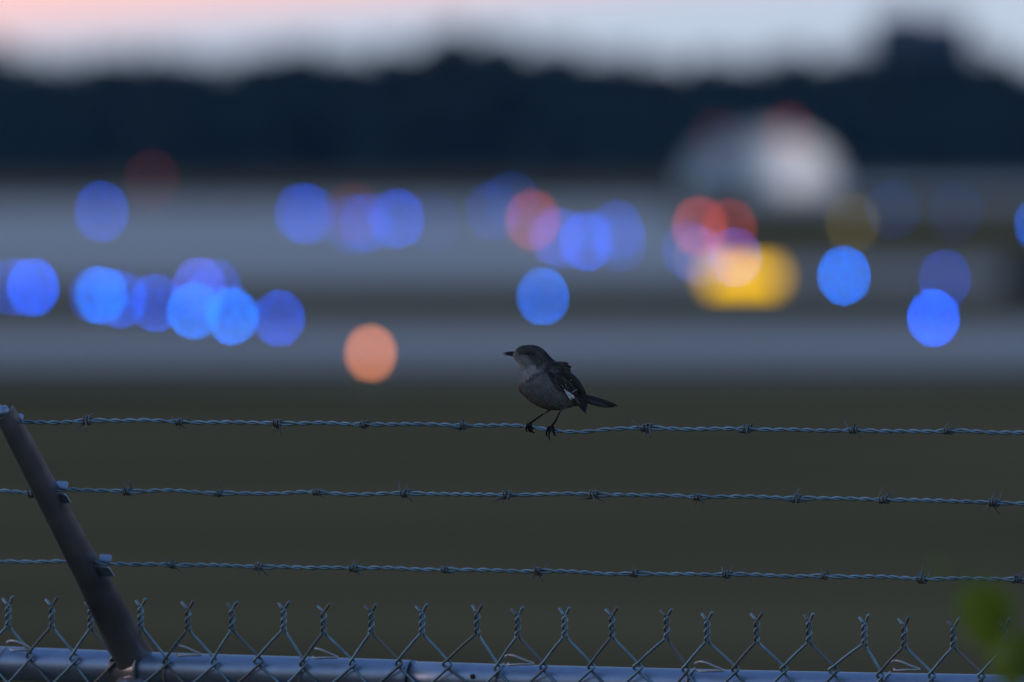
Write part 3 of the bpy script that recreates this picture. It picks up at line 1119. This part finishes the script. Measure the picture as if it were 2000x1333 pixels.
# loose overlapping contour feathers
random.seed(77)
mb = MB()
for _ in range(3600):
    i = random.randint(6, len(STf) - 14)
    tp_, bt, hw = ring_at(i)
    ctr, ax = (tp_ + bt) / 2, (bt - tp_) / 2
    a = random.uniform(0, 2 * math.pi)
    q = ctr + ax * math.cos(a)
    y = math.sin(a) * hw
    if q.x > 700 and q.z < 480 and random.random() < .5: continue
    tp2, bt2, hw2 = ring_at(min(i + 4, len(STf) - 1))
    q2 = (tp2 + bt2) / 2 + (bt2 - tp2) / 2 * math.cos(a)
    y2 = math.sin(a) * hw2
    p, p2 = bp(q.x, q.z, y * ZS) - BO, bp(q2.x, q2.z, y2 * ZS) - BO
    flow = (p2 - p).normalized()
    outw = Vector((ax.normalized().x * math.cos(a), math.sin(a), -ax.normalized().z * math.cos(a))).normalized()
    outw = (outw - flow * outw.dot(flow)).normalized()
    sd_ = flow.cross(outw)
    flow = (flow + sd_ * random.gauss(0, 0.22) + Vector((0, 0, -0.12))).normalized()
    small = 0.55 if i < 30 else 1.0
    L_ = random.uniform(0.0042, 0.0075) * small
    W2 = L_ * random.uniform(0.26, 0.4)
    lift = random.uniform(0.0, 0.06)
    b0 = p + outw * 0.0002
    tip = b0 + flow * L_ + outw * L_ * lift
    mid = b0 + flow * L_ * 0.6 + outw * (L_ * lift * 0.6 + 0.0003)
    c = pigment(q.x, q.z, 1 if y > 0 else 0)
    k = random.uniform(0.95, 1.06)
    mb.add([b0, mid + sd_ * W2, tip, mid - sd_ * W2], [(0, 1, 2, 3)], tuple(x * k for x in c))
pl = mb.build('contour_feathers', M_PLUM, bird, False, True)
pl['kind'] = 'stuff'

# bill and eye
M_BILL = material('dark_bill', (0.012, 0.011, 0.012), rough=0.45, var=0.1, scale=300)
mb = MB()
bill = [((120, 291), 1.5), ((138, 281), 6), ((165, 277), 10.5), ((200, 276), 14), ((235, 278), 19), ((262, 283), 22)]
mb.tube([bp(u, v - 2) - BO for (u, v), r_ in bill], [r_ * ZS for _, r_ in bill], 12)
mb.build('upper_bill', M_BILL, bird, True)
mb = MB()
bill = [((134, 295), 2), ((165, 293), 8), ((200, 294), 12), ((236, 297), 15), ((258, 302), 16)]
mb.tube([bp(u, v + 2) - BO for (u, v), r_ in bill], [r_ * ZS for _, r_ in bill], 12)
mb.build('lower_bill', M_BILL, bird, True)
M_EYE = material('dark_eye', (0.006, 0.005, 0.004), rough=0.08, var=0.1)
for sgn in (-1, 1):
    c = bp(376, 284, sgn * (surf_y(376, 284) - 0.0009)) - BO
    er = 0.0021
    mb = MB()
    prof3 = [(er * math.sin(R(a)), -er * math.cos(R(a))) for a in range(8, 180, 17)]
    mb.lathe(prof3, 14, c)
    mb.build('eye', M_EYE, bird, True)

# wings: every large feather is its own piece
M_FEA = material('flight_feather', (1, 1, 1), rough=0.7, scale=500, var=0.2, attr='pigment', spec=0.2)


def feather(mb, b, t, wd, y0, y1, c, edge=None, curve=0.0, rise=0.0016):
    """a vaned feather from b to t (drawing units), wd wide; two vanes meeting at a raised shaft"""
    b2, t2 = Vector((b[0], b[1])), Vector((t[0], t[1]))
    d = t2 - b2
    nrm2 = Vector((-d.y, d.x)).normalized()
    n = 9
    vs_ = []
    for k in range(n + 1):
        s_ = k / n
        w_ = wd * 0.5 * (min(1, 0.35 + 2.2 * s_) if s_ < 0.5 else (1 - ((s_ - 0.5) / 0.5) ** 2.6) ** 0.8 if s_ < 1 else 0.02)
        ce = b2 + d * s_ + nrm2 * curve * math.sin(math.pi * s_)
        y_ = y0 + (y1 - y0) * s_
        for q, lift_ in ((-1, 0.0006), (0, -0.0004), (1, 0.0006)):
            e = ce + nrm2 * w_ * q
            vs_.append(bp(e.x, e.y, y_ + lift_ * 0.6) - BO)
    nv = len(vs_)
    back_ = [v + Vector((0, 0.00035, 0)) for v in vs_]
    fs_ = []
    for k in range(n):
        for q in (0, 1):
            a = k * 3 + q
            fs_.append((a, a + 1, a + 4, a + 3))
            fs_.append((nv + a, nv + a + 3, nv + a + 4, nv + a + 1))
        fs_.append((k * 3, k * 3 + 3, nv + k * 3 + 3, nv + k * 3))
        fs_.append((k * 3 + 2, nv + k * 3 + 2, nv + k * 3 + 5, k * 3 + 5))
    st0 = len(mb.v)
    mb.add(vs_ + back_, fs_, c)
    if edge:
        for k in range(n + 1):
            mb.c[st0 + k * 3 + 2] = edge


DK, DK2, BR = (0.020, 0.018, 0.018), (0.032, 0.029, 0.028), (0.060, 0.054, 0.050)
WHT = (0.78, 0.79, 0.82)
prim = [((750, 560), (1032, 940), 62, DK), ((765, 550), (1040, 905), 60, DK2), ((785, 545), (1045, 868), 60, DK), ((800, 540), (1045, 830), 62, DK2),
        ((815, 530), (1042, 795), 66, DK), ((825, 520), (1034, 760), 70, DK2)]
sec = [((800, 480), (1018, 725), 80, DK), ((790, 470), (1000, 700), 86, BR), ((770, 470), (985, 690), 90, DK2), ((740, 480), (960, 695), 88, DK), ((710, 490), (930, 690), 86, DK2),
       ((690, 500), (895, 690), 80, DK)]
for sgn in (-1, 1):
    wing = empty('wing', (0, 0, 0))
    wing.parent = bird
    wy0 = 0.0205
    for k, (b, t, wd, c) in enumerate(prim):
        mb = MB()
        f0 = wy0 - 0.0030 + k * 0.0003
        f1 = 0.0100 - k * 0.0004
        feather(mb, b, t, wd, sgn * f0, sgn * f1, c, edge=(0.10, 0.095, 0.09) if k in (0, 1) else (0.055, 0.05, 0.05), curve=-9)
        mb.build('flight_feather', M_FEA, wing, True, True)
    for k, (b, t, wd, c) in enumerate(sec):
        mb = MB()
        f0 = wy0 - 0.0012 + k * 0.0004
        feather(mb, b, t, wd, sgn * f0, sgn * (0.0140 + k * 0.0006), c, edge=(0.13, 0.12, 0.112), curve=-6)
        mb.build('flight_feather', M_FEA, wing, True, True)
    # coverts in rows, small and overlapping
    rnd = random.Random(9)
    mb = MB()
    for row in range(5):
        for k in range(10):
            u = 600 + k * 22 + row * 16
            v = 470 + row * 30 + k * (13 - row) * 0.8 + rnd.uniform(-6, 6)
            if u > 880 - row * 10: continue
            ln = 92 + row * 8
            dirx, diry = 0.70, 0.71
            c = [DK, DK2, BR][rnd.randint(0, 2)]
            feather(mb, (u, v), (u + ln * dirx, v + ln * diry), 42, sgn * (surf_y(u, v) * 0.75 + 0.0075), sgn * (wy0 + 0.0018), tuple(x * rnd.uniform(.8, 1.25) for x in c),
                    edge=(0.12, 0.112, 0.105))
    # scapulars standing up in the wind above the back
    for k in range(90):
        u, v = rnd.uniform(650, 770), rnd.uniform(380, 480)
        tu, tv = rnd.uniform(815, 868), v + rnd.uniform(-5, 42)
        if tv < 388: tv = 388 + rnd.uniform(0, 12)
        tu -= max(0, 425 - tv) * 0.9
        feather(mb, (u, v), (tu, tv), 30, sgn * rnd.uniform(0.002, 0.015), sgn * rnd.uniform(0.002, 0.019), tuple(x * rnd.uniform(.7, 1.3) for x in (0.062, 0.055, 0.052)))
    cv = mb.build('coverts', M_FEA, wing, True, True)
    # white patch at the root of the primaries, and fine pale tips
    mb = MB()
    for k in range(9):
        u, v = 788 + k * 5.5, 664 + k * 5
        feather(mb, (u, v + 4), (858 + k * 5.5 + rnd.uniform(-14, 14), 776 - k * 2.6 + rnd.uniform(-16, 14)), 17 + k * 0.5, sgn * (wy0 + 0.0026), sgn * (wy0 + 0.0008), tuple(x * rnd.uniform(.75, 1.0) for x in WHT))
    for k in range(5):
        feather(mb, (880 + k * 9, 742 + k * 1), (938 + k * 8, 822 + k * 6), 3.4, sgn * (wy0 - 0.0002), sgn * 0.0155, (0.30, 0.29, 0.28))
    feather(mb, (866, 712), (936, 672), 9, sgn * (wy0 + 0.0024), sgn * (wy0 + 0.0022), (0.34, 0.33, 0.32), curve=-6)
    for (u, v, w_) in ((800, 614, 6), (858, 562, 6), (762, 618, 5), (826, 640, 5), (806, 630, 4)):
        feather(mb, (u, v), (u + 9, v + 20), w_, sgn * (wy0 + 0.0030), sgn * (wy0 + 0.0030), (0.40, 0.38, 0.36))
    mb.build('white_patch', M_FEA, wing, True, True)

tail = empty('tail', (0, 0, 0))
tail.parent = bird
tf = [((930, 720), (1374, 852), 40, DK, 0.0), ((930, 730), (1368, 857), 44, DK2, 0.0016), ((930, 745), (1340, 862), 50, DK, 0.0030), ((930, 760), (1300, 868), 52, (0.04, 0.038, 0.038), 0.0042),
      ((925, 770), (1262, 868), 52, (0.06, 0.06, 0.062), 0.0052), ((930, 735), (1356, 856), 44, DK2, -0.0018), ((930, 755), (1318, 866), 50, DK, -0.0034), ((925, 770), (1280, 869), 50, (0.05, 0.05, 0.052), -0.0050)]
for b, t, wd, c, y in tf:
    mb = MB()
    feather(mb, b, t, wd, y * 0.6, y * 1.4, c, edge=tuple(x * 1.8 for x in c), curve=-4)
    mb.build('tail_feather', M_FEA, tail, True, True)
mb = MB()
rnd = random.Random(3)
for k in range(60):
    u = rnd.uniform(760, 960)
    v = rnd.uniform(800, 862) - (u - 760) * 0.12
    feather(mb, (u, v), (u + rnd.uniform(50, 85), v + rnd.uniform(-14, 10)), 24, rnd.uniform(-0.009, 0.009), rnd.uniform(-0.006, 0.006), tuple(x * rnd.uniform(.8, 1.2) for x in (0.10, 0.10, 0.11)))
mb.build('tail_coverts', M_FEA, bird, True, True)

# ------------------------------------------------------------------ leafy twig close to the camera
M_GREEN = bpy.data.materials.new('fresh_leaf')
M_GREEN.use_nodes = True
gn, gl = M_GREEN.node_tree.nodes, M_GREEN.node_tree.links
gp = gn['Principled BSDF']
gt = gn.new('ShaderNodeTexCoord'); gz = gn.new('ShaderNodeTexNoise'); gz.inputs['Scale'].default_value = 40
gl.new(gt.outputs['Object'], gz.inputs['Vector'])
gr = gn.new('ShaderNodeMix'); gr.data_type = 'RGBA'
gl.new(gz.outputs[0], gr.inputs[0])
gr.inputs[6].default_value = (0.10, 0.165, 0.006, 1); gr.inputs[7].default_value = (0.15, 0.22, 0.006, 1)
gl.new(gr.outputs[2], gp.inputs['Base Color'])
gp.inputs['Roughness'].default_value = 0.5
gtr = gn.new('ShaderNodeBsdfTranslucent'); gl.new(gr.outputs[2], gtr.inputs['Color'])
gmx = gn.new('ShaderNodeMixShader'); gmx.inputs[0].default_value = 0.35
gl.new(gp.outputs[0], gmx.inputs[1]); gl.new(gtr.outputs[0], gmx.inputs[2])
gl.new(gmx.outputs[0], gn['Material Output'].inputs['Surface'])
LD = 20.5
tw = at(2010, 1420, LD)
twig = empty('leafy_twig', tw)
tag(twig, 'blurred fresh green leafy twig close to the camera at the lower right corner', 'twig')
m_ = LD / FPX


def leaf_mesh(seed):
    rnd = random.Random(seed)
    mb = MB()
    n = 10
    for k in range(n + 1):
        s_ = k / n
        w_ = 0.36 * math.sin(math.pi * s_ ** 0.8) ** 0.8 * (1 - 0.15 * s_) + 0.004
        bend = -0.18 * s_ * s_
        for q in (-1, -0.5, 0, 0.5, 1):
            mb.v.append((s_, w_ * q, bend + 0.12 * abs(q) * w_ * 2 + 0.02 * math.sin(s_ * 14 + q * 3 + seed)))
            mb.c.append((1, 1, 1))
    for k in range(n):
        for q in range(4):
            a = k * 5 + q
            mb.f.append((a, a + 1, a + 6, a + 5)); mb.m.append(0)
    return mb.mesh('leaf', M_GREEN, True)


lm = [leaf_mesh(s) for s in range(3)]
stem = MB()
sp_ = [(2010, 1420), (1985, 1330), (1975, 1250), (1962, 1200), (1900, 1155), (1850, 1118), (1828, 1106)]
SP = [at(x, y, LD + 0.01 * i) - tw for i, (x, y) in enumerate(sp_)]
stem.tube(catmull([tuple(p) for p in SP], 4), [0.0016 - 0.00004 * k for k in range(25)], 7)
stem.build('stem', material('green_stem', (0.05, 0.07, 0.02), scale=30), twig, True)
# (base px, tip px, width factor, tilt, depth)
for (bx, by), (tx_, ty_), wf, tilt, dd in (
        ((1890, 1135), (1950, 1275), 1.1, 0.3, 0), ((1980, 1215), (1862, 1150), 1.15, -0.2, .03), ((1950, 1235), (2000, 1360), 1.2, 0.5, .05),
        ((1975, 1250), (1925, 1300), .8, 0.2, -.03), ((2060, 1290), (1975, 1275), 1.0, 0.2, .02), ((1842, 1120), (1816, 1088), .9, 0.2, 0),
        ((1985, 1330), (2070, 1300), .9, 0.5, .06), ((1990, 1335), (1952, 1372), 1.0, 0.4, .02), ((2050, 1230), (2012, 1340), 1.0, 0.5, .02)):
    a, b = at(bx, by, LD + dd) - tw, at(tx_, ty_, LD + dd + 0.01) - tw
    o = child('leaf', lm[(bx + tx_) % 3], twig, a)
    ln = (b - a).length
    xax = (b - a).normalized()
    zax = (Vector((0, -1, 0.9 + tilt)) - xax * Vector((0, -1, 0.9 + tilt)).dot(xax)).normalized()
    yax = zax.cross(xax)
    o.rotation_euler = Matrix((xax, yax, zax)).transposed().to_euler()
    o.scale = (ln, ln * wf, ln)

# ------------------------------------------------------------------ haze over the airfield
mb = MB()
mb.box((0, 1750, 14.5), (700, 3700, 31))
hz = mb.mesh('haze', bpy.data.materials.new('haze_air'))
hm = hz.materials[0]
hm.use_nodes = True
hn = hm.node_tree.nodes
hn.clear()
pv = hn.new('ShaderNodeVolumePrincipled')
pv.inputs['Color'].default_value = (0.16, 0.48, 1.0, 1)
pv.inputs['Density'].default_value = 0.00002
ho = hn.new('ShaderNodeOutputMaterial')
hm.node_tree.links.new(pv.outputs[0], ho.inputs['Volume'])
tag(child('haze', hz, None), 'thin blue evening haze over the whole airfield', 'haze', kind='stuff')
